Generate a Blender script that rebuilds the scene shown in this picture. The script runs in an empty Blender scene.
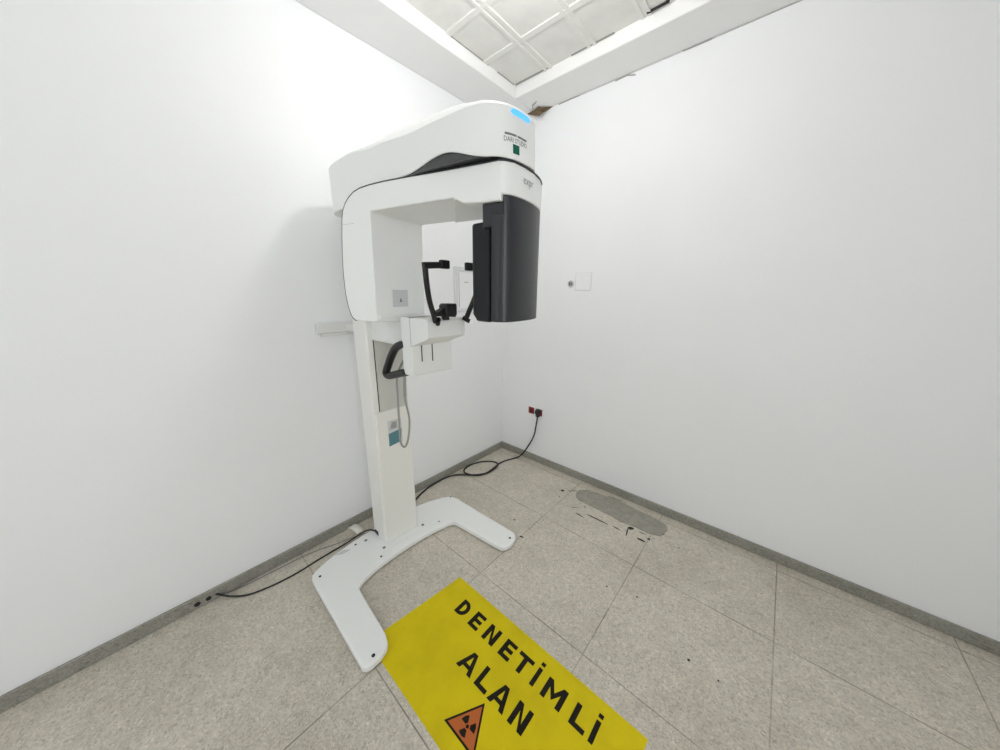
import bpy, bmesh, math, random
from mathutils import Vector, Matrix
random.seed(4)
S = bpy.context.scene
COL = S.collection
PI = math.pi
cos, sin = math.cos, math.sin

# ------------------------------------------------------------------ materials
def mat(name, color, rough=0.5, spec=0.5, metal=0.0, emit=None, estr=0.0, coat=0.0):
    m = bpy.data.materials.new(name); m.use_nodes = True
    p = m.node_tree.nodes['Principled BSDF']
    p.inputs['Base Color'].default_value = (*color, 1)
    p.inputs['Roughness'].default_value = rough
    p.inputs['Specular IOR Level'].default_value = spec
    p.inputs['Metallic'].default_value = metal
    p.inputs['Coat Weight'].default_value = coat; p.inputs['Coat Roughness'].default_value = .22
    if emit:
        p.inputs['Emission Color'].default_value = (*emit, 1)
        p.inputs['Emission Strength'].default_value = estr
    return m

class NT:
    """small helper around a material's node tree"""
    def __init__(s, m):
        s.m = m; s.t = m.node_tree; s.p = s.t.nodes['Principled BSDF']
    def n(s, typ, **kw):
        nd = s.t.nodes.new(typ)
        for k, v in kw.items(): setattr(nd, k, v)
        return nd
    def l(s, a, b): s.t.links.new(a, b)
    def math(s, op, a, b=None, c=None):
        nd = s.n('ShaderNodeMath', operation=op)
        for i, v in enumerate((a, b, c)):
            if v is None: continue
            if isinstance(v, (int, float)): nd.inputs[i].default_value = v
            else: s.l(v, nd.inputs[i])
        return nd.outputs[0]
    def ramp(s, f, stops):
        nd = s.n('ShaderNodeValToRGB'); s.l(f, nd.inputs[0])
        e = nd.color_ramp.elements
        while len(e) < len(stops): e.new(0.5)
        for el, (p, c) in zip(e, stops):
            el.position = p; el.color = (*c, 1) if len(c) == 3 else c
        return nd.outputs[0]
    def mix(s, f, a, b, mode='MIX'):
        nd = s.n('ShaderNodeMix', data_type='RGBA', blend_type=mode)
        if isinstance(f, (int, float)): nd.inputs[0].default_value = f
        else: s.l(f, nd.inputs[0])
        for i, v in ((6, a), (7, b)):
            if isinstance(v, tuple): nd.inputs[i].default_value = (*v, 1)
            else: s.l(v, nd.inputs[i])
        return nd.outputs[2]
    def noise(s, vec, scale, detail=3, rough=.55):
        nd = s.n('ShaderNodeTexNoise'); s.l(vec, nd.inputs['Vector'])
        nd.inputs['Scale'].default_value = scale; nd.inputs['Detail'].default_value = detail
        nd.inputs['Roughness'].default_value = rough
        return nd.outputs['Fac']
    def voro(s, vec, scale):
        nd = s.n('ShaderNodeTexVoronoi'); s.l(vec, nd.inputs['Vector']); nd.inputs['Scale'].default_value = scale
        return nd.outputs['Color']
    def pos(s):
        return s.n('ShaderNodeTexCoord').outputs['Object']
    def bump(s, h, strength, dist=.002):
        nd = s.n('ShaderNodeBump'); nd.inputs['Strength'].default_value = strength; nd.inputs['Distance'].default_value = dist
        s.l(h, nd.inputs['Height']); s.l(nd.outputs[0], s.p.inputs['Normal'])

def wall_mat(name, col):
    m = mat(name, col, .62, .3); q = NT(m); P = q.pos()
    c = q.ramp(q.noise(P, 1.6, 4), [(.3, tuple(v*.975 for v in col)), (.7, col)])
    q.l(c, q.p.inputs['Base Color'])
    q.bump(q.noise(P, 60, 4), .10, .004)
    return m
M_wall = wall_mat('white_wall_paint', (.875, .885, .90))
M_soffit = wall_mat('white_plaster', (.87, .87, .865))

def tile_ceiling_mat():
    m = mat('ceiling_tile', (.60, .595, .575), .8, .2); q = NT(m); P = q.pos()
    c = q.ramp(q.noise(P, 9, 5), [(.3, (.72, .715, .69)), (.7, (.79, .785, .76))])
    q.l(c, q.p.inputs['Base Color']); return m
M_ctile = tile_ceiling_mat()
M_cjoint = mat('ceiling_joint_strip', (.78, .775, .75), .7, .2)

TS, TX, TY = 0.6, 0.867, -0.572
def terrazzo(name, base, grout=True, dark=1.0):
    m = mat(name, base, .45, .4); q = NT(m); P = q.pos()
    v = q.voro(P, 210); sv = q.n('ShaderNodeSeparateColor'); q.l(v, sv.inputs[0])
    v2 = q.voro(P, 90); sv2 = q.n('ShaderNodeSeparateColor'); q.l(v2, sv2.inputs[0])
    b = tuple(x*dark for x in base)
    c = q.ramp(sv.outputs[0], [(0, tuple(x*.74 for x in b)), (.25, tuple(x*.95 for x in b)), (.75, tuple(x*1.04 for x in b)), (1, tuple(x*1.2 for x in b))])
    c2 = q.ramp(sv2.outputs[0], [(0, (.83, .83, .81)), (.2, (.98, .98, .98)), (.8, (1.0, .995, .985)), (1, (1.09, 1.08, 1.06))])
    c = q.mix(1.0, c, c2, 'MULTIPLY')
    n1 = q.ramp(q.noise(P, 2.2, 5, .6), [(.3, (.86, .85, .83)), (.55, (1, 1, 1)), (.75, (1.06, 1.05, 1.03))])
    c = q.mix(1.0, c, n1, 'MULTIPLY')
    n2 = q.ramp(q.noise(P, 14, 4, .6), [(.35, (.93, .925, .91)), (.65, (1.03, 1.03, 1.03))])
    c = q.mix(1.0, c, n2, 'MULTIPLY')
    if grout:
        sp = q.n('ShaderNodeSeparateXYZ'); q.l(P, sp.inputs[0])
        def line(co, off, w):
            f = q.math('FRACT', q.math('ADD', q.math('MULTIPLY', q.math('SUBTRACT', co, off), 1/TS), 100.5))
            d = q.math('MULTIPLY', q.math('ABSOLUTE', q.math('SUBTRACT', f, .5)), TS)
            r = q.n('ShaderNodeMapRange'); q.l(d, r.inputs[0])
            r.inputs[1].default_value = w*.4; r.inputs[2].default_value = w
            r.inputs[3].default_value = 1; r.inputs[4].default_value = 0
            return r.outputs[0]
        lx = q.math('MULTIPLY', line(sp.outputs[0], TX, .0034), q.math('GREATER_THAN', sp.outputs[0], .5))
        ly = q.math('MULTIPLY', line(sp.outputs[1], TY, .0034), q.math('GREATER_THAN', sp.outputs[1], -2.0))
        g = q.math('MAXIMUM', lx, ly)
        d = q.math('ABSOLUTE', q.math('SUBTRACT', sp.outputs[1], -.078))
        r = q.n('ShaderNodeMapRange'); q.l(d, r.inputs[0]); r.inputs[1].default_value = .0014; r.inputs[2].default_value = .0034
        r.inputs[3].default_value = 1; r.inputs[4].default_value = 0
        g = q.math('MAXIMUM', g, r.outputs[0])
        wear = q.ramp(q.noise(P, 5, 3), [(.3, (.25, .25, .25)), (.62, (.85, .85, .85))])
        g = q.math('MULTIPLY', g, wear)
        c = q.mix(g, c, (.17, .145, .115))
    q.l(c, q.p.inputs['Base Color'])
    rr = q.ramp(q.noise(P, 6, 4), [(.3, (.36, .36, .36)), (.7, (.56, .56, .56))])
    q.l(rr, q.p.inputs['Roughness'])
    return m
M_floor = terrazzo('terrazzo_floor', (.585, .545, .475))
M_skirt = terrazzo('terrazzo_skirting', (.30, .295, .262), grout=False)

M_white = mat('white_lacquer', (.90, .91, .90), .42, .4)
M_white2 = mat('white_moulded_plastic', (.82, .83, .82), .45, .4)
M_base = mat('white_powder_coat', (.86, .87, .86), .45, .4)
M_col = mat('column_lacquer', (.86, .86, .83), .4, .5)
M_colp = mat('column_panel_grey', (.60, .60, .565), .45, .4)
M_seam = mat('dark_seam', (.03, .03, .035), .5)
M_det = mat('charcoal_gloss_shell', (.010, .0105, .015), .5, .5, coat=.3)
M_det2 = mat('charcoal_matt_shell', (.009, .0095, .012), .45, .3)
M_black = mat('black_rubber', (.010, .010, .011), .45, .5)
M_cover = mat('dark_grey_cover', (.055, .055, .058), .32, .6)
M_cord = mat('black_cable', (.012, .012, .012), .5)
M_gcord = mat('grey_cable', (.33, .33, .31), .5)
M_bolt = mat('bolt_steel', (.22, .23, .24), .4, .5, .6)
M_hole = mat('dark_recess', (.02, .02, .02), .8)
M_blue = mat('blue_status_light', (.05, .2, .35), .3, emit=(.10, .50, 1.0), estr=1.05)
M_print = mat('grey_print', (.20, .20, .205), .7, .2)
M_print2 = mat('pale_grey_print', (.36, .36, .37), .6)
M_green = mat('green_print', (.012, .13, .085), .7, .2)
M_teal = mat('teal_print', (.10, .25, .30), .5)
M_label = mat('white_label', (.66, .68, .68), .5)
M_pad = mat('pale_grey_label', (.64, .645, .665), .5)
M_orange = mat('orange_print', (.50, .135, .035), .7, .2)
M_red = mat('red_socket', (.27, .018, .018), .45)
M_redd = mat('dark_red_recess', (.10, .006, .008), .5)
M_plate = mat('white_wall_plate', (.86, .87, .885), .5, .3)
M_rail = mat('white_rail', (.74, .74, .73), .5)
M_fr = mat('clear_white_frame', (.70, .72, .74), .35)
M_paper = mat('white_paper', (.70, .69, .63), .7)
M_flake = mat('brown_flake', (.16, .115, .06), .85)
M_text = mat('black_lettering', (.014, .012, .008), .7, .15)
M_crack = mat('crack_shadow_gap', (.34, .335, .315), .9)

def yellow_mat():
    m = mat('yellow_sign_vinyl', (.55, .44, .01), .55, .15); q = NT(m); P = q.pos()
    c = q.ramp(q.noise(P, 5, 5, .6), [(.3, (.60, .475, .006)), (.55, (.69, .555, .006)), (.8, (.74, .60, .008))])
    d = q.ramp(q.noise(P, 26, 5, .7), [(.66, (1, 1, 1)), (.76, (.72, .66, .5))])
    c = q.mix(1.0, c, d, 'MULTIPLY')
    q.l(c, q.p.inputs['Base Color']); return m
M_yellow = yellow_mat()
def cement_mat():
    m = mat('grey_cement', (.36, .35, .31), .85, .2); q = NT(m); P = q.pos()
    c = q.ramp(q.noise(P, 22, 5, .6), [(.3, (.285, .272, .235)), (.7, (.385, .365, .315))])
    q.l(c, q.p.inputs['Base Color']); q.bump(q.noise(P, 50, 4), .5, .004); return m
M_cement = cement_mat()

# ------------------------------------------------------------------ mesh helpers
def obj(name, bm, m, parent=None, bevel=0.0, seg=2, smooth=35, org=None):
    """link a bmesh given in world coordinates as one object; vertices become local to the thing's base"""
    root = parent
    while root is not None and root.parent is not None: root = root.parent
    o0 = Vector(root.location) if root is not None else Vector(org or (0, 0, 0))
    for v in bm.verts: v.co -= o0
    bmesh.ops.recalc_face_normals(bm, faces=bm.faces)
    me = bpy.data.meshes.new(name); bm.to_mesh(me); bm.free()
    for x in (m if isinstance(m, (list, tuple)) else [m]): me.materials.append(x)
    o = bpy.data.objects.new(name, me); COL.objects.link(o)
    if parent is not None: o.parent = parent
    else: o.location = o0
    if smooth:
        for p in me.polygons: p.use_smooth = True
        me.set_sharp_from_angle(angle=math.radians(smooth))
    if bevel:
        b = o.modifiers.new('bevel', 'BEVEL'); b.width = bevel; b.segments = seg
        b.limit_method = 'ANGLE'; b.angle_limit = math.radians(40); b.harden_normals = False
    return o

def thing(name, loc, label, cat, group=None):
    o = bpy.data.objects.new(name, None); COL.objects.link(o); o.location = loc
    o.empty_display_size = .1
    o['label'] = label; o['category'] = cat
    if group: o['group'] = group
    return o
def tag(o, label, cat, group=None):
    o['label'] = label; o['category'] = cat
    if group: o['group'] = group
    return o
def struct(name, bm, m, parent=None, **k):
    o = obj(name, bm, m, parent, **k)
    if parent is None: o['kind'] = 'structure'
    return o

IDENT = lambda a, b, c: Vector((a, b, c))
def prism(bm, poly, z0, z1, f=IDENT, mi=0):
    """closed extrusion of a 2D polygon; f maps (a,b,c) into the world"""
    n = len(poly)
    lo = [bm.verts.new(f(a, b, z0)) for a, b in poly]
    hi = [bm.verts.new(f(a, b, z1)) for a, b in poly]
    fs = [bm.faces.new(lo[::-1]), bm.faces.new(hi)]
    for i in range(n):
        fs.append(bm.faces.new((lo[i], lo[(i+1) % n], hi[(i+1) % n], hi[i])))
    for q in fs: q.material_index = mi
    return fs
def box(bm, x0, x1, y0, y1, z0, z1, f=IDENT, mi=0):
    return prism(bm, [(x0, y0), (x1, y0), (x1, y1), (x0, y1)], z0, z1, f, mi)
def loft(bm, rings, caps=True):
    vs = [[bm.verts.new(p) for p in r] for r in rings]
    n = len(vs[0])
    for a, b in zip(vs, vs[1:]):
        for i in range(n): bm.faces.new((a[i], a[(i+1) % n], b[(i+1) % n], b[i]))
    if caps:
        bm.faces.new(vs[0][::-1]); bm.faces.new(vs[-1])
    return vs
def smooth_path(pts, sub=8):
    pts = [Vector(p) for p in pts]; out = []
    for i in range(len(pts)-1):
        p0 = pts[max(i-1, 0)]; p1 = pts[i]; p2 = pts[i+1]; p3 = pts[min(i+2, len(pts)-1)]
        for k in range(sub):
            t = k/sub
            out.append(.5*((2*p1)+(p2-p0)*t+(2*p0-5*p1+4*p2-p3)*t*t+(3*p1-p0-3*p2+p3)*t**3))
    out.append(pts[-1]); return out
def tube(bm, pts, r, n=10, sub=8, prof=None):
    P = smooth_path(pts, sub) if sub > 1 else [Vector(p) for p in pts]
    prof = prof or [(r*cos(2*PI*k/n), r*sin(2*PI*k/n)) for k in range(n)]
    t0 = (P[1]-P[0]).normalized()
    up = Vector((0, 0, 1)) if abs(t0.z) < .9 else Vector((1, 0, 0))
    nrm = (up - t0*up.dot(t0)).normalized(); rings = []
    for i, p in enumerate(P):
        t = (P[min(i+1, len(P)-1)]-P[max(i-1, 0)]).normalized()
        nrm = (nrm - t*nrm.dot(t)).normalized(); b = t.cross(nrm)
        rings.append([p+nrm*x+b*y for x, y in prof])
    loft(bm, rings)
def disc(bm, c, r, h, axis=2, n=16, f=None):
    def g(a, b, z):
        if f: return f(a, b, z)
        v = [0, 0, 0]; k = [i for i in range(3) if i != axis]
        v[k[0]] = c[k[0]]+a; v[k[1]] = c[k[1]]+b; v[axis] = c[axis]+z
        return Vector(v)
    prism(bm, [(r*cos(2*PI*k/n), r*sin(2*PI*k/n)) for k in range(n)], 0, h, g)
def NB(): return bmesh.new()

# ------------------------------------------------------------------ the setting
RX, RY = 3.5, -4.2           # far ends of the room, behind the camera
H1, H2 = 2.70, 2.768          # soffit and tiled ceiling
LS, RS = .288, .244          # soffit depth on the left and on the right
bm = NB(); box(bm, -.12, RX+.12, RY-.12, .12, -.12, 0); floor = struct('floor', bm, M_floor, smooth=0)
bm = NB(); box(bm, -.12, 0, RY-.12, .12, 0, 3.0); wl = struct('wall_left', bm, M_wall, smooth=0)
bm = NB(); box(bm, 0, RX+.12, 0, .12, 0, 3.0); wr = struct('wall_right', bm, M_wall, smooth=0)
bm = NB(); box(bm, RX, RX+.12, RY-.12, 0, 0, 3.0); struct('wall_back', bm, M_wall, smooth=0)
bm = NB(); box(bm, 0, RX, RY-.12, RY, 0, 3.0); struct('wall_front', bm, M_wall, smooth=0)
# dropped plaster soffits
bm = NB(); box(bm, 0, LS, RY, 0, H1, 3.0); struct('trim_1', bm, M_soffit, bevel=.006)
bm = NB(); prism(bm, [(LS, 0), (RX, 0), (RX, -RS-.03), (1.6, -RS-.01), (LS, -RS+.005)], H1, 3.0); tr2 = struct('trim_2', bm, M_soffit, bevel=.006)
# tiled ceiling with pale joint strips
bm = NB(); box(bm, LS-.02, RX, RY, -RS+.02, H2, H2+.08, mi=0)
xs = [.542+.283*i for i in range(11)]; ys = [-.527-.280*i for i in range(14)]
for x in xs:
    for d in (-.0165, .0165):
        box(bm, x+d-.0085, x+d+.0085, RY, -RS+.02, H2-.007, H2+.01, mi=1)
    box(bm, x-.009, x+.009, RY, -RS+.02, H2-.003, H2+.01, mi=1)
for y in ys: box(bm, LS-.02, RX, y-.016, y+.016, H2-.006, H2+.01, mi=1)
ceil = struct('ceiling', bm, [M_ctile, M_cjoint], smooth=0)
bm = NB()
prism(bm, [(1.115, -.268), (1.215, -.268), (1.215, -.290), (1.20, -.276), (1.13, -.274), (1.118, -.281)], H2-.009, H2-.0005)
obj('joint_gap', bm, M_hole, ceil, smooth=0)
bm = NB()
for (x0, y0, x1, y1) in ((.30, -.80, .30, -.50), (.30, -.42, .30, -.26), (.30, -.258, .56, -.258), (.70, -.2605, .95, -.2605)):
    if x0 == x1: box(bm, LS+.0005, LS+.004, y0, y1, H2-.004, H2-.0005)
    else: box(bm, x0, x1, -RS-.0125, -RS-.004, H2-.004, H2-.0005)
obj('joint_gap', bm, M_crack, ceil, smooth=0)
# skirting
HB = .062
bm = NB(); box(bm, 0, .013, RY, -.013, 0, HB); bl = struct('baseboard_left', bm, M_skirt, bevel=.003)
bm = NB(); box(bm, 0, RX, -.013, 0, 0, HB); struct('baseboard_right', bm, M_skirt, bevel=.003)
bm = NB()
for y, r in ((-2.165, .011), (-2.205, .012), (-2.135, .006)):
    disc(bm, (.0131, y, .026), r, .0008, axis=0, n=9)
obj('cable_hole', bm, M_hole, bl, smooth=0)
# hairline gap between the right wall and its soffit
bm = NB()
def crack(bm, pts, w):
    for (x0, z0), (x1, z1) in zip(pts, pts[1:]):
        d = Vector((x1-x0, z1-z0)); 
        if d.length == 0: continue
        d.normalize(); nx, nz = -d.y*w/2, d.x*w/2
        prism(bm, [(x0+nx, z0+nz), (x1+nx, z1+nz), (x1-nx, z1-nz), (x0-nx, z0-nz)], 0, .0012, lambda a, b, c: Vector((a, -c, b)))
zc = H1-.003
crack(bm, [(.47, zc), (.56, zc+.001), (.63, zc)], .005); crack(bm, [(.63, zc), (.95, zc+.001)], .0022)
crack(bm, [(.86, zc-.004), (.93, zc-.001), (.98, zc-.016)], .006); crack(bm, [(.95, zc), (1.22, zc)], .0016)
crack(bm, [(1.22, zc), (1.35, zc)], .006); crack(bm, [(1.35, zc), (1.62, zc+.001), (3.0, zc)], .003)
obj('crack', bm, M_crack, wr, smooth=0)
# cement patch and gouges belong to the floor
patch = [(.924, -.225), (.905, -.18), (.911, -.132), (.954, -.092), (1.02, -.083), (1.091, -.074), (1.192, -.060), (1.25, -.068), (1.31, -.075), (1.42, -.086),
         (1.51, -.096), (1.535, -.147), (1.517, -.235), (1.45, -.262), (1.375, -.259), (1.277, -.273), (1.20, -.262), (1.131, -.259), (1.007, -.254), (.955, -.25)]
bm = NB(); prism(bm, patch, -.002, .0022); obj('cement_patch', bm, M_cement, floor, bevel=.0015)
bm = NB()
for (a, b, w) in (((1.016, -.392), (1.073, -.398), .008), ((1.079, -.354), (1.227, -.352), .009), ((1.257, -.344), (1.307, -.353), .007), ((1.353, -.376), (1.337, -.297), .007),
               ((1.337, -.297), (1.365, -.277), .024), ((1.41, -.347), (1.458, -.348), .014), ((1.46, -.305), (1.476, -.311), .014), ((.802, -.231), (.828, -.226), .020),
               ((.959, -.358), (1.001, -.335), .004), ((1.028, -.291), (1.038, -.293), .008), ((.83, -.315), (.846, -.31), .006), ((1.406, -.797), (1.414, -.796), .008),
               ((1.544, -.752), (1.552, -.752), .007), ((.74, -.727), (.75, -.727), .010), ((.86, -.82), (.885, -.815), .010), ((1.48, -.235), (1.53, -.20), .010), ((.85, -.205), (.90, -.155), .005),
               ((1.10, -.062), (1.20, -.052), .005), ((1.40, -.284), (1.44, -.282), .005), ((1.62, -.262), (1.628, -.262), .007), ((1.80, -.90), (1.81, -.90), .010), ((1.905, -.905), (1.912, -.905), .006)):
    a = Vector(a); b = Vector(b); d = (b-a).normalized(); n = Vector((-d.y, d.x))*w*.85
    m1 = (a+b)/2 + n*.3
    L_ = (b-a)
    prism(bm, [tuple(a+n*.35), tuple(a-n*.3), tuple(a+L_*.3-n*.75), tuple(a+L_*.7-n*.55), tuple(b-n*.5), tuple(b+n*.2), tuple(a+L_*.6+n*.7), tuple(a+L_*.25+n*.5)], 0.0003, .0009)
obj('gouge', bm, M_hole, floor, smooth=0)

# ------------------------------------------------------------------ the x-ray machine
R0 = Vector((.27, -1.33, 0))
XR = thing('dental_xray_machine', R0, 'tall white panoramic dental x-ray machine standing on a U-shaped base before the left wall', 'x-ray machine')

# --- U-shaped foot
foot = [(.875, -1.816), (.888, -1.806), (.895, -1.785), (.893, -1.744), (.882, -1.715), (.864, -1.700), (.825, -1.688),
        (.54, -1.666), (.515, -1.662), (.499, -1.650), (.485, -1.625), (.468, -1.57), (.458, -1.50), (.454, -1.42), (.454, -1.33), (.459, -1.24), (.470, -1.15), (.483, -1.09),
        (.497, -1.053), (.512, -1.043), (.54, -1.039), (.83, -1.012), (.868, -1.005), (.888, -.985), (.896, -.955), (.893, -.915), (.880, -.885), (.857, -.867), (.82, -.865),
        (.335, -.876), (.30, -.884), (.275, -.902), (.25, -.94), (.215, -1.03), (.19, -1.13), (.178, -1.25), (.176, -1.35), (.180, -1.45), (.190, -1.56), (.209, -1.66), (.232, -1.73),
        (.250, -1.772), (.264, -1.789), (.285, -1.799), (.32, -1.802)]
foot = [(x-.012, y+.0085+.0046*(y+1.345)/.47) for x, y in foot]
foot = [(x-.012 if (x > .7 and y < -1.6) else x, y-.004 if y < -1.6 else y) for x, y in foot]
BT = .036                    # top of the foot
bm = NB(); prism(bm, foot, .005, BT); base = obj('floor_base', bm, M_base, XR, bevel=.007, seg=3)
def inset(poly, d):
    n = len(poly); out = []
    A = sum(poly[i][0]*poly[(i+1) % n][1]-poly[(i+1) % n][0]*poly[i][1] for i in range(n))
    s = 1 if A > 0 else -1
    for i in range(n):
        p0, p1, p2 = Vector(poly[i-1]), Vector(poly[i]), Vector(poly[(i+1) % n])
        d1 = (p1-p0).normalized(); d2 = (p2-p1).normalized()
        nn = Vector((-(d1.y+d2.y), d1.x+d2.x))*s
        if nn.length < 1e-6: nn = Vector((-d1.y, d1.x))*s
        out.append(tuple(p1+nn.normalized()*d))
    return out
bm = NB(); prism(bm, inset(foot, .012), .0022, .010); obj('underside_pad', bm, M_black, base, smooth=0)
def bolt(x, y, r, h=.0015, m=M_bolt, name='bolt', z=BT):
    bm = NB(); disc(bm, (x, y, z), r, h, n=14); return obj(name, bm, m, base, smooth=0)
bm = NB(); prism(bm, [(.19, -1.47), (.36, -1.47), (.385, -1.455), (.392, -1.43), (.392, -1.20), (.385, -1.18), (.36, -1.17), (.19, -1.17)], BT, BT+.003); obj('column_flange', bm, M_base, base, bevel=.0015)
for x, y, z in ((.228, -1.49, BT), (.362, -1.448, BT+.003), (.372, -1.19, BT+.003), (.24, -1.186, BT+.003)): bolt(x, y, .0085, z=z)
for x, y, r in ((.845, -1.765, .0075), (.29, -1.765, .0065), (.215, -1.545, .006), (.405, -1.49, .006), (.42, -1.10, .005), (.28, -.885, .005), (.85, -.905, .007)):
    bolt(x, y, r, .0008, M_hole, 'screw_hole')
bm = NB(); 
for k in range(3): box(bm, .208+.008*k, .2115+.008*k, -1.655+.012*k, -1.605+.012*k, BT+.0001, BT+.0006)
obj('rating_print', bm, M_print2, base, smooth=0)

# --- column
cx0, cx1, cy0, cy1 = .202, .338, -1.424, -1.216
ZT = 1.83
bm = NB(); box(bm, cx0, cx1, cy0, cy1, BT, ZT); colm = obj('column', bm, M_col, XR, bevel=.010, seg=3)
bm = NB(); box(bm, cx1-.01, .352, cy0+.006, cy1, BT+.003, .845); obj('lower_front_cover', bm, M_col, colm, bevel=.004)
bm = NB(); box(bm, cx1-.006, cx1+.0035, cy0+.040, cy1-.004, .845, ZT); obj('upper_front_panel', bm, M_colp, colm, bevel=.002)
bm = NB(); box(bm, cx1-.004, cx1+.0012, cy0+.033, cy0+.038, .845, ZT); obj('slide_slot', bm, M_seam, colm, smooth=0)
bm = NB(); box(bm, cx0+.02, cx0+.055, cy0-.003, cy0+.01, .045, .070); obj('cable_port', bm, M_black, colm, smooth=0)
# service label on the cover
def onx(x): return lambda a, b, c: Vector((x+c, a, b))
bm = NB(); box(bm, -1.358, -1.276, .640, .785, 0, .0008, onx(.3521)); lab = obj('service_label', bm, M_label, colm, smooth=0); lab['label'] = 'white and teal service label'
bm = NB(); prism(bm, [(-1.357, .637), (-1.285, .648), (-1.277, .722), (-1.357, .712)], 0, .0005, onx(.3531)); obj('teal_block', bm, M_teal, lab, smooth=0)
bm = NB()
for k in range(4): box(bm, -1.349+.004*k, -1.304, .735+.011*k, .741+.011*k, 0, .0004, onx(.3531))
disc(bm, (0, 0, 0), .018, .0004, n=14, f=lambda a, b, c: Vector((.3532+c, -1.322+a, .752+b)))
obj('label_print', bm, M_print2, lab, smooth=0)

# --- carriage bracket from the column to the chin-rest block
bm = NB(); box(bm, cx1-.01, .67, -1.392, -1.262, 1.226, 1.345); carr = obj('carriage_bracket', bm, M_white2, XR, bevel=.008, seg=3)
# --- patient block: side panel, front with two slots, chin unit
bm = NB()
box(bm, .664, .738, -1.430, -1.216, 1.117, 1.362)
pb = obj('patient_panel', bm, M_white2, XR, bevel=.006, seg=3)
bm = NB()
box(bm, -1.385, -1.380, 1.176, 1.252, 0, .0008, onx(.7381)); obj('guide_slot', bm, M_seam, pb, smooth=0)
bm = NB(); box(bm, -1.331, -1.326, 1.172, 1.262, 0, .0008, onx(.7381)); obj('guide_slot', bm, M_seam, pb, smooth=0)
# chin unit: side profile in x,z extruded in y, rounded at the far end
prof = [(.70, 1.246), (.738, 1.246), (.846, 1.284), (.856, 1.292), (.856, 1.352), (.848, 1.362), (.70, 1.362)]
bm = NB(); prism(bm, prof, -1.432, -1.255, lambda a, b, c: Vector((a, c, b)))
capr = []
mid = [(a, b) for a, b in prof]
rings = []
for t in range(0, 7):
    ph = t/6*PI/2; yy = -1.255+.048*sin(ph); k = cos(ph)*.999+.001
    zc_, xc_ = 1.322, .70
    rings.append([Vector((xc_+(a-xc_)*(.35+.65*k), yy, zc_+(b-zc_)*(.55+.45*k))) for a, b in prof])
loft(bm, rings)
chin = obj('chin_unit', bm, M_white2, XR, bevel=.004)
bm = NB(); box(bm, .737, .7395, -1.4325, -1.426, 1.246, 1.363); obj('joint_line', bm, M_print2, chin, smooth=0)
# head-support frame (black)
flat = lambda w, h: [(-w, -h), (w, -h), (w, h), (-w, h)]
for side in (-1, 1):
    yc = -1.318
    Y = lambda d: yc+side*d
    bm = NB()
    tube(bm, [(.858, Y(.078), 1.350), (.864, Y(.092), 1.385), (.872, Y(.112), 1.43), (.886, Y(.131), 1.49), (.898, Y(.144), 1.556)], .0105, n=10, sub=5)
    hs = obj('temple_rod', bm, M_black, XR, smooth=40)
    bm = NB()
    tube(bm, [(.899, Y(.153), 1.550), (.901, Y(.10), 1.554), (.902, Y(.070), 1.556)], .0, sub=3, prof=flat(.011, .008))
    obj('temple_arm', bm, M_black, hs, bevel=.003)
    bm = NB(); box(bm, .894, .912, min(Y(.042), Y(.082)), max(Y(.042), Y(.082)), 1.544, 1.574); obj('temple_pad', bm, M_det2, hs, bevel=.004)
    bm = NB(); tube(bm, [(.878, Y(.083), 1.345), (.868, Y(.074), 1.352), (.858, Y(.062), 1.362)], .009, n=8, sub=3); obj('rod_foot', bm, M_black, hs)
# chin cup
bm = NB()
prism(bm, [(-.026, 1.372), (.020, 1.368), (.027, 1.380), (.027, 1.416), (.022, 1.420), (-.018, 1.420), (-.026, 1.412)], .845, .892, lambda a, b, c: Vector((c, -1.342+a, b)))
prism(bm, [(-.070, 1.374), (-.024, 1.372), (-.024, 1.404), (-.070, 1.386)], .850, .880, lambda a, b, c: Vector((c, -1.342+a, b)))
cup = obj('chin_cup', bm, M_black, XR, bevel=.003)
bm = NB(); box(bm, .845, .858, -1.357, -1.327, 1.355, 1.372); obj('cup_post', bm, M_black, cup, smooth=0)
# D-shaped grab handle on the near side of the panel
bm = NB()
P_ = [(.675, -1.418, 1.247), (.635, -1.418, 1.240), (.595, -1.418, 1.222), (.557, -1.418, 1.184), (.520, -1.418, 1.134), (.498, -1.418, 1.100), (.500, -1.418, 1.086), (.524, -1.418, 1.083), (.58, -1.418, 1.099), (.675, -1.418, 1.127)]
tube(bm, P_, .017, n=14, sub=5, prof=[(.017*cos(t), .0185*sin(t)) for t in [2*PI*k/14 for k in range(14)]])
obj('grab_handle', bm, M_black, XR, smooth=60)
# hanging grey exposure cable: down from the panel, a long loop, back up
bm = NB()
tube(bm, [(.60, -1.372, 1.18), (.55, -1.37, 1.13), (.505, -1.370, 1.06), (.50, -1.371, .946), (.50, -1.373, .86), (.50, -1.374, .79), (.498, -1.374, .735), (.497, -1.365, .698), (.497, -1.351, .684), (.498, -1.336, .70), (.50, -1.325, .74), (.503, -1.318, .80), (.503, -1.318, .85), (.50, -1.327, .91), (.50, -1.332, .96), (.505, -1.330, 1.05), (.54, -1.33, 1.12), (.60, -1.335, 1.20)], .0052, n=8, sub=6)
obj('exposure_cable', bm, M_gcord, XR, smooth=60)
bm = NB(); tube(bm, [(.508, -1.329, 1.07), (.503, -1.330, 1.01), (.500, -1.331, .955)], .0075, n=10, sub=4); obj('cable_strain_relief', bm, M_gcord, XR, smooth=60)

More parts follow.
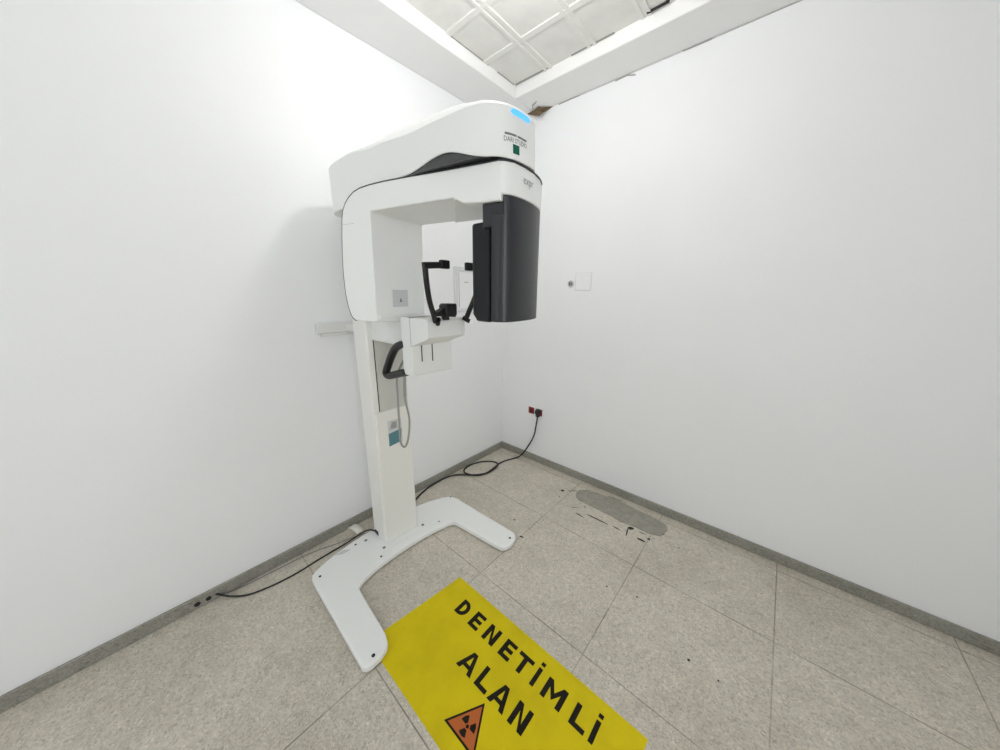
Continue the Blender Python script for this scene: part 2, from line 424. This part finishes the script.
# --- fixed head on top of the column
YC = -1.319
half = [(.152, .0), (.154, .045), (.164, .088), (.186, .122), (.223, .145), (.28, .155), (.36, .157), (.45, .157), (.55, .156), (.65, .155), (.75, .153), (.85, .150), (.93, .146),
        (1.00, .140), (1.06, .131), (1.11, .120), (1.153, .105), (1.182, .084), (1.197, .058), (1.203, .03), (1.204, .0)]
half = [(p.x, max(p.y, 0)) for p in smooth_path([(a, b, 0) for a, b in half], 3)]
half[-1] = (1.204, 0.0)
outline = [(x, -d) for x, d in half] + [(x, d) for x, d in half[-2:0:-1]]
def lerp(tab, x):
    if x <= tab[0][0]: return tab[0][1]
    for (x0, v0), (x1, v1) in zip(tab, tab[1:]):
        if x <= x1:
            t = (x-x0)/(x1-x0); t = t*t*(3-2*t); return v0+(v1-v0)*t
    return tab[-1][1]
ZB = [(.17, 1.806), (.38, 1.808), (.50, 1.838), (.83, 1.839), (1.01, 1.864), (1.16, 1.831), (1.21, 1.8275)]
FL = lambda x: .006*max(0, (x-1.0)/.2)**2          # the nose leans out a little towards its lower edge
ZC = [(.15, 1.990), (.42, 1.993), (.65, 1.971), (.88, 1.954), (1.0, 1.956), (1.12, 1.962), (1.21, 1.957)]
ZI = [(.17, .001), (.45, .004), (.88, .052), (1.0, .040), (1.13, .008), (1.2, .002)]     # inset of the upper chamfer
def ins(d):
    o2 = inset(outline, 1.0)
    return [(x+(a-x)*d(x), y+(b-y)*d(x)) for (x, y), (a, b) in zip(outline, o2)]
def ring(poly, zf): return [Vector((x+FL(x0)*max(0, min(1.1, (1.955-zf(x0))/.125)), YC+y, zf(x0))) for (x, y), (x0, _) in zip(poly, outline)]
bm = NB()
top = ins(lambda x: lerp(ZI, x)+.002)
inn = ins(lambda x: .012)
rings = [ring(ins(lambda x: .06), lambda x: max(lerp(ZB, x)+.02, 1.84) if x < .5 else 1.872), ring(inn, lambda x: lerp(ZB, x)+.002), ring(ins(lambda x: .002), lambda x: lerp(ZB, x)), ring(outline, lambda x: lerp(ZB, x)+.003),
         ring(outline, lambda x: lerp(ZC, x)-.003), ring(ins(lambda x: .002), lambda x: lerp(ZC, x)),
         ring(top, lambda x: lerp(ZC, x)+lerp(ZI, x)*1.02+.001), ring(ins(lambda x: .085), lambda x: lerp(ZC, x)+lerp(ZI, x)*1.02+.008)]
loft(bm, rings)
head = obj('fixed_head', bm, M_white, XR, smooth=28)
# dark bearing cover between the head and the rotating arm
bm = NB()
cov = [(x, d-.0045) for x, d in half if x > .78 and d > .0045] + [(1.200, 0)]
cov = [(.775, 0), (.776, .08), (.778, .12)] + cov
cov = [(x, -d) for x, d in cov] + [(x, d) for x, d in cov[-2:0:-1]]
rings = []
for k, (s_, z_) in enumerate(((1.0, 1.834), (.998, 1.846), (.992, 1.858), (.97, 1.868), (.90, 1.876))):
    rings.append([Vector((.978+(x+FL(x)*.8-.978)*s_, YC+y*s_, z_)) for x, y in cov])
loft(bm, rings); obj('bearing_cover', bm, M_cover, XR, smooth=50)

# surface coordinate along the near side and nose of the head
def along(poly):
    L = [0]
    for a, b in zip(poly, poly[1:]): L.append(L[-1]+math.hypot(b[0]-a[0], b[1]-a[1]))
    def f(s):
        s = max(0, min(L[-1], s))
        for i in range(len(poly)-1):
            if s <= L[i+1]+1e-9:
                t = (s-L[i])/(L[i+1]-L[i]); p = Vector(poly[i]).lerp(Vector(poly[i+1]), t)
                d = (Vector(poly[i+1])-Vector(poly[i])).normalized()
                return p, Vector((d.y, -d.x))
    return f, L[-1]
i0 = min(range(len(half)), key=lambda i: abs(half[i][0]-.93)); nose = [Vector((x, YC+y)) for x, y in outline[i0:2*len(half)-2-i0]]
nose = smooth_path([(p.x, p.y, 0) for p in nose], 6); nose = [(p.x, p.y) for p in nose]
NF, NL = along(nose)
def nose_s(x, y):
    best = min(range(401), key=lambda i: (NF(NL*i/400)[0]-Vector((x, y))).length); return NL*best/400
def on_nose(s0, z0, tilt=0.0):
    def f(a, b, c):
        p, n = NF(s0+a); q = p+n*c; q.x += FL(p.x)*max(0, min(1.1, (1.955-(z0+b))/.125))
        return Vector((q.x, q.y, z0+b+a*tilt))
    return f
def strip(bm, f, a0, a1, b0, b1, c, n=10, rnd=0.0):
    """thin slab lying on a curved surface"""
    R = []
    for i in range(n+1):
        a = a0+(a1-a0)*i/n
        e = rnd*(1-math.sqrt(max(0, 1-max(0, (abs(2*i/n-1)-.7)/.3)**2)))
        R.append([f(a, b0+e, .0), f(a, b1-e, .0), f(a, b1-e, c), f(a, b0+e, c)])
    loft(bm, R)
sA = nose_s(1.204, -1.376); sB = nose_s(1.204, -1.291)
sM = (sA+sB)/2
bm = NB(); strip(bm, on_nose(sM, 1.944), -.041, .040, -.0075, .0075, .0018, 14, .006); obj('status_light', bm, M_blue, head, smooth=40)['label'] = 'glowing blue status light'

def text_polys(txt, size):
    cu = bpy.data.curves.new('t', 'FONT'); cu.body = txt; cu.size = size; cu.resolution_u = 2
    ob = bpy.data.objects.new('t', cu); COL.objects.link(ob)
    dg = bpy.context.evaluated_depsgraph_get(); dg.update()
    me = bpy.data.meshes.new_from_object(ob.evaluated_get(dg))
    vs = [tuple(v.co) for v in me.vertices]; fs = [tuple(p.vertices) for p in me.polygons]
    bpy.data.objects.remove(ob); bpy.data.curves.remove(cu); bpy.data.meshes.remove(me)
    return vs, fs
def put_text(bm, txt, size, f, width=None):
    vs, fs = text_polys(txt, size)
    x0 = min(v[0] for v in vs); x1 = max(v[0] for v in vs); k = (width/(x1-x0)) if width else 1
    nv = [bm.verts.new(f((v[0]-x0)*k, v[1], .0)) for v in vs]
    for q in fs:
        try: bm.faces.new([nv[i] for i in q])
        except ValueError: pass
t0 = nose_s(1.184, -1.390)
lift = lambda f, e: (lambda a, b, c: f(a, b, c+e))
bm = NB(); put_text(bm, 'DARI STUDIO', .0175, lift(on_nose(t0, 1.8685), .0006), .086); obj('dealer_lettering', bm, M_print, head, smooth=0)
for a0, a1 in ((.003, .041), (.046, .085)):
    bm = NB(); strip(bm, on_nose(t0, 1.8850), a0, a1, 0, .005, .0008, 6); obj('lettering_bar', bm, M_print, head, smooth=0)
bm = NB(); strip(bm, on_nose(t0, 1.842), .028, .052, 0, .023, .0008, 4); obj('green_logo', bm, M_green, head, smooth=0)

# --- rotating C-arm, turned 13 degrees
TH = math.radians(13); U = Vector((cos(TH), sin(TH), 0)); Nn = Vector((sin(TH), -cos(TH), 0)); CC = Vector((.795, -1.337, 0))
def A(u, n, z): return CC+U*u+Nn*n+Vector((0, 0, z))
def front(a, b, c): return A(a, c, b)                     # polygon in (u, z), thickness in n
def plan(a, b, c): return A(a, b, c)                      # polygon in (u, n), thickness in z
arm_out = [(.364, 1.8250), (.30, 1.8255), (.15, 1.828), (0, 1.8315), (-.10, 1.8335), (-.174, 1.832), (-.225, 1.828), (-.26, 1.820), (-.29, 1.805), (-.315, 1.785), (-.331, 1.762), (-.341, 1.73), (-.350, 1.68),
           (-.360, 1.61), (-.367, 1.53), (-.366, 1.45), (-.358, 1.402), (-.349, 1.375), (-.338, 1.356), (-.322, 1.346)]
arm_in = [(-.205, 1.343), (-.192, 1.350), (-.186, 1.58), (-.181, 1.742), (-.176, 1.7475), (0, 1.7475), (.195, 1.7475), (.232, 1.728), (.30, 1.723), (.364, 1.7222)]
poly = arm_out+arm_in
endc = [(.360, .1405), (.367, .138), (.376, .130), (.391, .108), (.402, .06), (.407, 0), (.403, -.06), (.391, -.108), (.376, -.130), (.367, -.138), (.360, -.14)]
bm = NB(); prism(bm, poly, -.14, .1405, front)
prism(bm, endc, 1.739, 1.8255, plan)
arm = obj('rotating_arm', bm, M_white, XR, bevel=.004, smooth=30)
# dark seam along the outer edge
def offs(poly, d):
    out = []
    for i, p in enumerate(poly):
        p0 = Vector(poly[max(i-1, 0)]); p2 = Vector(poly[min(i+1, len(poly)-1)]); t = (p2-p0).normalized()
        out.append((p[0]+(t.y)*d, p[1]-t.x*d))
    return out
o1 = offs(arm_out, -.0036); o2 = offs(arm_out, .004)
if o1[0][1] < arm_out[0][1]: o1, o2 = offs(arm_out, .0036), offs(arm_out, -.004)
bm = NB(); prism(bm, o1+o2[::-1], .130, .1385, front)
ends = [Vector(p) for p in endc[0:8]]
ee = smooth_path([(p.x, p.y, 0) for p in ends], 4)
R = []
for i, p in enumerate(ee):
    t = (ee[min(i+1, len(ee)-1)]-ee[max(i-1, 0)]).normalized(); nn = Vector((-t.y, t.x, 0))
    if nn.dot(Vector((p.x-.3, p.y, 0))) < 0: nn = -nn
    a_ = p-nn*.006; b_ = p+nn*.0018
    R.append([plan(a_.x, a_.y, 1.8225), plan(b_.x, b_.y, 1.8225), plan(b_.x, b_.y, 1.8275), plan(a_.x, a_.y, 1.8275)])
loft(bm, R)
obj('shell_seam', bm, M_seam, arm, smooth=30)
# tube-housing rounded bottom
bm = NB()
prism(bm, [(-.128, 1.366), (-.118, 1.350), (-.09, 1.340), (-.02, 1.3345), (.06, 1.337), (.128, 1.345), (.128, 1.37)], -.33, -.187, lambda a, b, c: A(c, a, b))
obj('housing_bottom', bm, M_white2, arm, bevel=.006)
bm = NB(); prism(bm, [(-.034, 1.400), (-.034, 1.470), (.052, 1.470), (.052, 1.400)], 0, .0009, lambda a, b, c: A(-.1915+c+(b-1.35)*.0255, a, b)); wn = obj('beam_window', bm, M_pad, arm, smooth=0)
bm = NB(); prism(bm, [(.001, 1.420), (.009, 1.438), (.016, 1.420)], .0011, .0015, lambda a, b, c: A(-.1915+c+(b-1.35)*.0255, a, b)); obj('warning_mark', bm, M_print, wn, smooth=0)
bm = NB()
box(bm, -.3455, -.272, 1.7135, 1.7143, .1405, .1409, front)
obj('panel_joint', bm, M_print2, arm, smooth=0)
# collimator box under the bridge
bm = NB(); prism(bm, [(.196, .137), (.228, .137), (.228, -.137), (.00, -.137)], 1.742, 1.750, plan); obj('collimator_plate', bm, M_white2, arm, bevel=.002)
# maker's mark on the rounded end
ef, EL = along([(p.x, p.y) for p in ee])
def on_end(s0, z0):
    def f(a, b, c):
        p, n = ef(s0+a)
        if n.dot(p-Vector((.3, 0))) < 0: n = -n
        q = p+n*c; return A(q.x, q.y, z0+b)
    return f
s_e = min(range(401), key=lambda i: (ef(EL*i/400)[0]-Vector((.4, .07))).length)*EL/400
bm = NB(); put_text(bm, 'expr', .034, lift(on_end(s_e+.004, 1.780), .0007), .060); obj('maker_lettering', bm, M_print2, arm, smooth=0)

# --- detector (charcoal) at the far end of the arm
bm = NB()
dpl = [(.234, .092), (.244, .106), (.305, .118), (.318, .110), (.318, -.110), (.305, -.118), (.244, -.106), (.234, -.092)]
low = [(max(x, .252), y*.95 if x < .26 else y) for x, y in dpl]
loft(bm, [[plan(x, y, 1.366) for x, y in low], [plan(x, y, 1.390) for x, y in dpl], [plan(x, y, 1.676) for x, y in dpl]])
det = obj('detector_body', bm, M_det2, XR, bevel=.008, seg=3)
bm = NB(); prism(bm, [(.295, .128), (.372, .130), (.372, -.13), (.295, -.128), (.285, -.10), (.285, .10)], 1.655, 1.7225, plan); obj('detector_neck', bm, M_det, det, bevel=.004)
bm = NB(); box(bm, .31, .345, -.10, .104, 1.378, 1.67, plan); obj('detector_core', bm, M_black, det, smooth=0)
cv = [(.329, .134), (.352, .136), (.373, .1285), (.389, .107), (.4005, .06), (.4055, 0), (.4015, -.06), (.389, -.107), (.373, -.1285), (.352, -.137), (.329, -.132)]
cvs = smooth_path([(a, b, 0) for a, b in cv], 4); cvs = [(p.x, p.y) for p in cvs]
bm = NB(); prism(bm, cvs, 1.370, 1.690, plan)
c2 = [p for p in cvs if p[0] > .3665]
prism(bm, c2, 1.685, 1.7385, plan)
obj('detector_cover', bm, M_det, det, bevel=.003, smooth=50)

# ------------------------------------------------------------------ the yellow floor sign
MX = Vector((1.26, -1.505, 0))
mt = thing('floor_sign', MX, 'yellow plastic floor sign with black lettering and orange radiation triangle beside the machine base', 'sign')
bm = NB(); prism(bm, [(.806, -1.264), (1.757, -1.266), (1.735, -1.752), (.753, -1.744)], 0.0, .0016); sheet = obj('sign_sheet', bm, M_yellow, mt, smooth=0)
W_ = .0190
def rect(x0, y0, x1, y1): return [(x0, y0), (x1, y0), (x1, y1), (x0, y1)]
def letter(ch, x0, x1, y, h):
    w = W_; out = []
    if ch == 'D':
        n = 9; cx = x0+(x1-x0)*.38; rx = x1-cx; ry = h/2
        o = [(cx+rx*sin(PI*k/n), y+ry-ry*cos(PI*k/n)) for k in range(n+1)]
        i = [(cx-.004+(rx-w+.004)*sin(PI*k/n), y+ry-(ry-w*.85)*cos(PI*k/n)) for k in range(n+1)]
        out.append(rect(x0, y, x0+w, y+h)); out.append(rect(x0+w, y, cx, y+w*.85)); out.append(rect(x0+w, y+h-w*.85, cx, y+h))
        for k in range(n): out.append([o[k], o[k+1], i[k+1], i[k]])
    elif ch == 'E':
        out.append(rect(x0, y, x0+w, y+h))
        for yy in (y, y+h/2-w*.42, y+h-w*.85): out.append(rect(x0+w, yy, x1-(.004 if yy > y and yy < y+h*.6 else 0), yy+w*.85))
    elif ch == 'N':
        out.append(rect(x0, y, x0+w, y+h)); out.append(rect(x1-w, y, x1, y+h))
        out.append([(x0+w, y+h), (x0+w, y+h-.024), (x1-w, y), (x1-w, y+.024)])
    elif ch == 'T':
        out.append(rect(x0, y+h-w*.85, x1, y+h)); m = (x0+x1)/2; out.append(rect(m-w/2, y, m+w/2, y+h-w*.85))
    elif ch == 'I':
        out.append(rect(x0, y, x1, y+h)); out.append(rect(x0, y+h+.010, x1, y+h+.024))
    elif ch == 'M':
        m = (x0+x1)/2
        out.append(rect(x0, y, x0+w, y+h)); out.append(rect(x1-w, y, x1, y+h))
        out.append([(x0+w, y+h), (x0+w, y+h-.028), (m, y+.012), (m, y+.038)]); out.append([(x1-w, y+h), (m, y+.038), (m, y+.012), (x1-w, y+h-.028)])
    elif ch == 'L':
        out.append(rect(x0, y, x0+w, y+h)); out.append(rect(x0+w, y, x1, y+w*.85))
    elif ch == 'A':
        m = (x0+x1)/2; t = w*.56
        out.append([(x0, y), (x0+w*1.05, y), (m+t*.1, y+h-.012), (m-t, y+h)]); out.append([(x1-w*1.05, y), (x1, y), (m+t, y+h), (m-t*.1, y+h-.012)])
        out.append([(m-t, y+h), (m+t*.1, y+h-.012), (m-t*.1, y+h-.012), (m+t, y+h)])
        out.append(rect(m-.022, y+h*.2, m+.022, y+h*.2+w*.75))
    return out
def word(items, y, h):
    for ch, x0, x1 in items:
        bm = NB()
        for k, pl in enumerate(letter(ch, x0, x1, y, h)):
            prism(bm, pl, .0014, .0022+.00002*k)
        obj('letter', bm, M_text, mt, smooth=0)
word([('D', .921, .979), ('E', 1.012, 1.068), ('N', 1.100, 1.163), ('E', 1.196, 1.251), ('T', 1.268, 1.338), ('I', 1.360, 1.377), ('M', 1.409, 1.493), ('L', 1.530, 1.587), ('I', 1.604, 1.621)], -1.406, .075)
word([('A', 1.097, 1.178), ('L', 1.199, 1.257), ('A', 1.268, 1.346), ('N', 1.367, 1.430)], -1.547, .079)
tri = [(1.201, -1.692), (1.351, -1.692), (1.276, -1.562)]
bm = NB(); prism(bm, tri, .0014, .0020); hz = obj('hazard_triangle', bm, M_text, mt, smooth=0); hz['label'] = 'orange radiation warning triangle with black trefoil'
g = (1.276, -1.6487)
bm = NB(); prism(bm, [(g[0]+(x-g[0])*.84, g[1]+(y-g[1])*.84) for x, y in tri], .0014, .0024); obj('orange_field', bm, M_orange, hz, smooth=0)
bm = NB()
gc = (g[0], g[1]-.001)
prism(bm, [(gc[0]+.0058*cos(2*PI*k/14), gc[1]+.0058*sin(2*PI*k/14)) for k in range(14)], .002, .0028)
for a0 in (30, 150, 270):
    ang = [math.radians(a0-29+58*k/8) for k in range(9)]
    prism(bm, [(gc[0]+.0095*cos(t), gc[1]+.0095*sin(t)) for t in ang]+[(gc[0]+.030*cos(t), gc[1]+.030*sin(t)) for t in ang[::-1]], .002, .0028)
obj('trefoil', bm, M_text, hz, smooth=0)

# ------------------------------------------------------------------ things on the walls
# twin red sockets, with a black plug in the right one
so = thing('red_socket', (.342, 0, .47), 'empty red square wall socket to the left of the black plug', 'socket', 'red wall sockets')
bm = NB(); box(bm, .305, .379, -.008, 0, .434, .508); fr1 = obj('socket_frame', bm, M_plate, so, bevel=.002)
bm = NB(); box(bm, .313, .371, -.011, -.004, .442, .500); obj('socket_insert', bm, M_red, so, bevel=.002)
bm = NB(); disc(bm, (.342, -.0112, .471), .020, -.0006, axis=1, n=20); obj('socket_recess', bm, M_redd, so, smooth=0)
so = thing('red_socket', (.422, 0, .47), 'red square wall socket holding the black plug', 'socket', 'red wall sockets')
bm = NB(); box(bm, .385, .462, -.008, 0, .434, .508); obj('socket_frame', bm, M_plate, so, bevel=.002)
bm = NB(); box(bm, .393, .454, -.011, -.004, .442, .500); obj('socket_insert', bm, M_red, so, bevel=.002)
pc = thing('power_cord', (.20, -.45, 0), 'black power cord with plug, looped once on the floor near the room corner', 'cord')
bm = NB(); disc(bm, (.424, -.0115, .480), .025, -.030, axis=1, n=16); box(bm, .409, .439, -.040, -.016, .437, .482); obj('plug', bm, M_black, pc, bevel=.003)
bm = NB()
zf = .0052
cp = [(.424, -.030, .445), (.421, -.036, .39), (.412, -.036, .33), (.400, -.033, .27), (.372, -.033, .20), (.335, -.034, .13), (.302, -.040, .07), (.268, -.066, .022), (.232, -.115, zf), (.205, -.19, zf), (.198, -.27, zf),
      (.212, -.36, zf), (.218, -.45, zf), (.190, -.52, zf+.001), (.125, -.565, zf+.003), (.065, -.560, zf), (.032, -.51, zf), (.030, -.43, zf), (.062, -.345, zf), (.120, -.285, zf), (.172, -.268, zf), (.208, -.300, zf+.002),
      (.228, -.370, zf+.007), (.226, -.45, zf+.004), (.188, -.535, zf+.010), (.115, -.590, zf+.006), (.045, -.650, zf), (.022, -.72, zf), (.022, -.80, zf), (.030, -.90, zf), (.060, -1.00, zf), (.10, -1.09, zf), (.135, -1.19, .03), (.162, -1.26, .085), (.2035, -1.30, .10)]
tube(bm, cp, .0064, n=8, sub=5); obj('cable', bm, M_cord, pc, smooth=60)
# data cables from the column to the wall
dc = thing('data_cable', (.12, -1.80, 0), 'thin black cable running on the floor from the machine column to the left wall', 'cable')
bm = NB(); zf = .0042
tube(bm, [(.225, -1.426, .058), (.20, -1.436, .058), (.172, -1.455, .052), (.150, -1.49, .034), (.134, -1.56, .012), (.128, -1.63, zf), (.132, -1.72, zf), (.140, -1.80, zf), (.140, -1.87, zf), (.130, -1.95, zf), (.105, -2.03, zf), (.060, -2.09, .010), (.013, -2.135, .026)], .0042, n=8, sub=5)
obj('sheath', bm, M_cord, dc, smooth=60)
bm = NB(); tube(bm, [(.185, -1.400, .020), (.150, -1.45, .016), (.108, -1.54, .010), (.085, -1.61, .003), (.055, -1.70, .003), (.040, -1.80, .003), (.035, -1.90, .003), (.028, -2.0, .003), (.022, -2.08, .006), (.014, -2.13, .015)], .0022, n=6, sub=5)
tag(obj('signal_wire', bm, M_bolt, smooth=60, org=(.05, -1.7, 0)), 'hair-thin grey wire lying closest to the left skirting behind the black cable', 'cable')
bm = NB()
R = []
for i in range(7):
    t = i/6; x = .150-.085*t; z = .046+.010*sin(t*PI)+.004*t; R.append([(x, -1.505-.020*t, z), (x, -1.465-.012*t, z+.004)])
for a, b in zip(R, R[1:]):
    bm.faces.new([bm.verts.new(p) for p in (a[0], b[0], b[1], a[1])])
bmesh.ops.remove_doubles(bm, verts=bm.verts, dist=1e-5)
pt = obj('cable_tag', bm, M_paper, dc, smooth=60); sm = pt.modifiers.new('s', 'SOLIDIFY'); sm.thickness = .0012; pt['label'] = 'curled white paper tag'
# rail on the left wall behind the column
rl = thing('wall_rail', (0, -1.33, 1.26), 'white horizontal wall bracket rail behind the machine column', 'bracket')
bm = NB(); prism(bm, [(0, 1.292), (.028, 1.300), (.034, 1.296), (.034, 1.246), (.026, 1.240), (0, 1.240)], -1.533, -1.12, lambda a, b, c: Vector((a, c, b))); obj('rail_bar', bm, M_rail, rl, bevel=.003)
bm = NB(); box(bm, .0, .026, -1.512, -1.14, 1.226, 1.242); obj('lower_lip', bm, M_rail, rl, bevel=.002)
bm = NB(); box(bm, .03, .21, -1.39, -1.26, 1.250, 1.288); obj('column_tie', bm, M_rail, rl, bevel=.003)
# acrylic notice frame on the left wall, seen through the arm
nf = thing('notice_frame', (0, -.43, 1.33), 'pale framed notice holder on the left wall, seen through the arm beside the dark detector', 'frame')
bm = NB()
y0, y1, z0, z1 = -.562, -.30, 1.322, 1.645
for a in ((y0, y0+.030, z0, z1), (y1-.03, y1, z0, z1), (y0+.03, y1-.03, z0, z0+.022), (y0+.03, y1-.03, z1-.03, z1)): box(bm, a[0], a[1], a[2], a[3], 0, .012, lambda a, b, c: Vector((c, a, b)))
obj('frame_border', bm, M_fr, nf, bevel=.003)
bm = NB(); box(bm, y0+.03, y1-.03, z0+.022, z1-.03, 0, .004, lambda a, b, c: Vector((c, a, b))); obj('backing_sheet', bm, M_plate, nf, smooth=0)
bm = NB(); box(bm, y0+.044, y0+.048, z0+.03, z1-.04, .004, .0052, lambda a, b, c: Vector((c, a, b))); box(bm, y0+.10, y0+.14, 1.535, 1.541, .004, .0048, lambda a, b, c: Vector((c, a, b))); obj('sheet_print', bm, M_print2, nf, smooth=0)
# blank plate and round hole
bp_ = thing('blank_wall_plate', (.745, 0, 1.545), 'square white blank cover plate on the right wall', 'wall plate')
bm = NB(); box(bm, .687, .803, -.005, 0, 1.487, 1.603); pl = obj('plate', bm, M_plate, bp_, bevel=.002)
bm = NB(); box(bm, .682, .690, -.0035, 0, 1.484, 1.55); box(bm, .682, .808, -.0015, 0, 1.482, 1.606); obj('plate_edge', bm, M_print2 if False else M_fr, bp_, smooth=0)
rk = thing('cable_outlet', (.648, 0, 1.53), 'small round dark cable outlet left of the blank wall plate', 'outlet')
bm = NB()
rings = []
for r, c in ((.026, 0), (.026, .004), (.022, .006), (.019, .004)):
    rings.append([Vector((.648+r*cos(2*PI*k/18), -c, 1.53+r*sin(2*PI*k/18))) for k in range(18)])
loft(bm, rings); obj('outlet_rim', bm, M_pad, rk)
bm = NB(); disc(bm, (.648, -.0042, 1.53), .018, -.0012, axis=1, n=16); cc_ = obj('outlet_core', bm, M_crack, rk, smooth=0)
bm = NB(); box(bm, .634, .640, -.0062, -.005, 1.523, 1.545); box(bm, .646, .660, -.0062, -.005, 1.526, 1.532); obj('wire_end', bm, M_hole, rk, smooth=0)
# peeled brown flake in the upper corner
bm = NB()
V = [(.232, -.038, 2.700), (.300, -.045, 2.700), (.350, -.070, 2.699), (.372, -.052, 2.690), (.388, -.038, 2.693), (.425, -.0005, 2.6995), (.378, -.012, 2.682), (.371, -.034, 2.670), (.348, -.038, 2.655), (.295, -.036, 2.672), (.335, -.066, 2.682)]
V = [bm.verts.new(p) for p in V]
for t in ((0, 1, 10), (1, 2, 10), (2, 3, 10), (3, 4, 10), (4, 6, 10), (4, 5, 6), (6, 7, 10), (7, 8, 10), (8, 9, 10), (9, 0, 10)): bm.faces.new([V[i] for i in t])
fl = tag(obj('paint_flake', bm, M_flake, smooth=0, org=(.3, 0, 2.68)), 'brown peeled flake hanging in the top corner right above the machine head', 'flake')
so_ = fl.modifiers.new('s', 'SOLIDIFY'); so_.thickness = .002
bm = NB(); crack(bm, [(.335, 2.676), (.345, 2.684)], .001)
for a, b, w in (((.30, -.06), (.325, -.10), .004), ((.325, -.10), (.36, -.115), .010), ((.36, -.115), (.375, -.125), .006)):
    a = Vector(a); b = Vector(b); d = (b-a).normalized(); n = Vector((-d.y, d.x))*w/2
    prism(bm, [tuple(a+n), tuple(b+n), tuple(b-n), tuple(a-n)], H1-.0012, H1)
obj('crack', bm, M_crack, tr2, smooth=0)

# ------------------------------------------------------------------ light: one ceiling luminaire above the view and two added fill lights behind it
def area(x, y, z, sx, sy, power, col=(1, .985, .97), rot=(0, 0, 0)):
    L = bpy.data.lights.new('lamp_or_fill', 'AREA'); L.shape = 'RECTANGLE'; L.size = sx; L.size_y = sy; L.energy = power; L.color = col  # rectangular fill light, added to brighten the room
    o = bpy.data.objects.new('lamp_or_fill', L); COL.objects.link(o); o.location = (x, y, z); o.rotation_euler = rot
    return o
def globe(x, y, z, r, power, col=(1, .99, .975)):
    L = bpy.data.lights.new('lamp_or_fill', 'POINT'); L.energy = power; L.color = col; L.shadow_soft_size = r
    o = bpy.data.objects.new('lamp_or_fill', L); COL.objects.link(o); o.location = (x, y, z)
globe(1.00, -1.13, 2.58, .08, 15.5)
# two unseen fill lights added behind the view to lift the shaded areas
area(RX-.035, -2.8, 1.6, 1.4, 1.4, 25, (.97, .985, 1), (0, PI/2, 0))
area(0.9, RY+.035, 1.6, 1.4, 1.4, 9, (.97, .985, 1), (-PI/2, 0, 0))
M_backing = mat('pale_backing', (.75, .78, .80), .3)
def fill_light_frame(name, f):  # made-up frame and backing sheet set around each added fill light
    bm = NB()
    for a in ((-.78, -.70, -.78, .78), (.70, .78, -.78, .78), (-.70, .70, -.78, -.70), (-.70, .70, .70, .78)):
        box(bm, a[0], a[1], a[2], a[3], 0, .05, f)
    wn = struct(name, bm, M_rail, bevel=.004)
    bm = NB(); box(bm, -.70, .70, -.70, .70, .004, .02, f); obj('fill_backing', bm, M_backing, wn, smooth=0)
fill_light_frame('fill_light_frame_1', lambda a, b, c: Vector((RX-c, -2.8+a, 1.6+b)))
fill_light_frame('fill_light_frame_2', lambda a, b, c: Vector((0.9+a, RY+c, 1.6+b)))
w = bpy.data.worlds.new('World'); S.world = w; w.use_nodes = True
w.node_tree.nodes['Background'].inputs[0].default_value = (.75, .80, .85, 1)
w.node_tree.nodes['Background'].inputs[1].default_value = 0.0

# ------------------------------------------------------------------ camera
cam = bpy.data.cameras.new('Camera'); co = bpy.data.objects.new('Camera', cam); COL.objects.link(co)
cam.sensor_width = 36; cam.sensor_fit = 'HORIZONTAL'; cam.lens = 36*317.5/1000; cam.clip_start = .02
yaw, pit, rol = [math.radians(v) for v in (131.22672616, -14.48178932, .53427624)]
d = Vector((cos(pit)*cos(yaw), cos(pit)*sin(yaw), sin(pit))); r = Vector((sin(yaw), -cos(yaw), 0)); u = r.cross(d)
r2 = r*cos(rol)+u*sin(rol); u2 = -r*sin(rol)+u*cos(rol)
Mx = Matrix((r2, u2, -d)).transposed().to_4x4(); Mx.translation = Vector((1.8547428, -2.15570454, 1.46104145))
co.matrix_world = Mx
S.camera = co
S.view_settings.view_transform = 'Standard'; S.view_settings.look = 'None'; S.view_settings.gamma = 1
S.view_settings.use_curve_mapping = False; S.view_settings.exposure = -0.05
S.cycles.max_bounces = 12; S.cycles.diffuse_bounces = 8
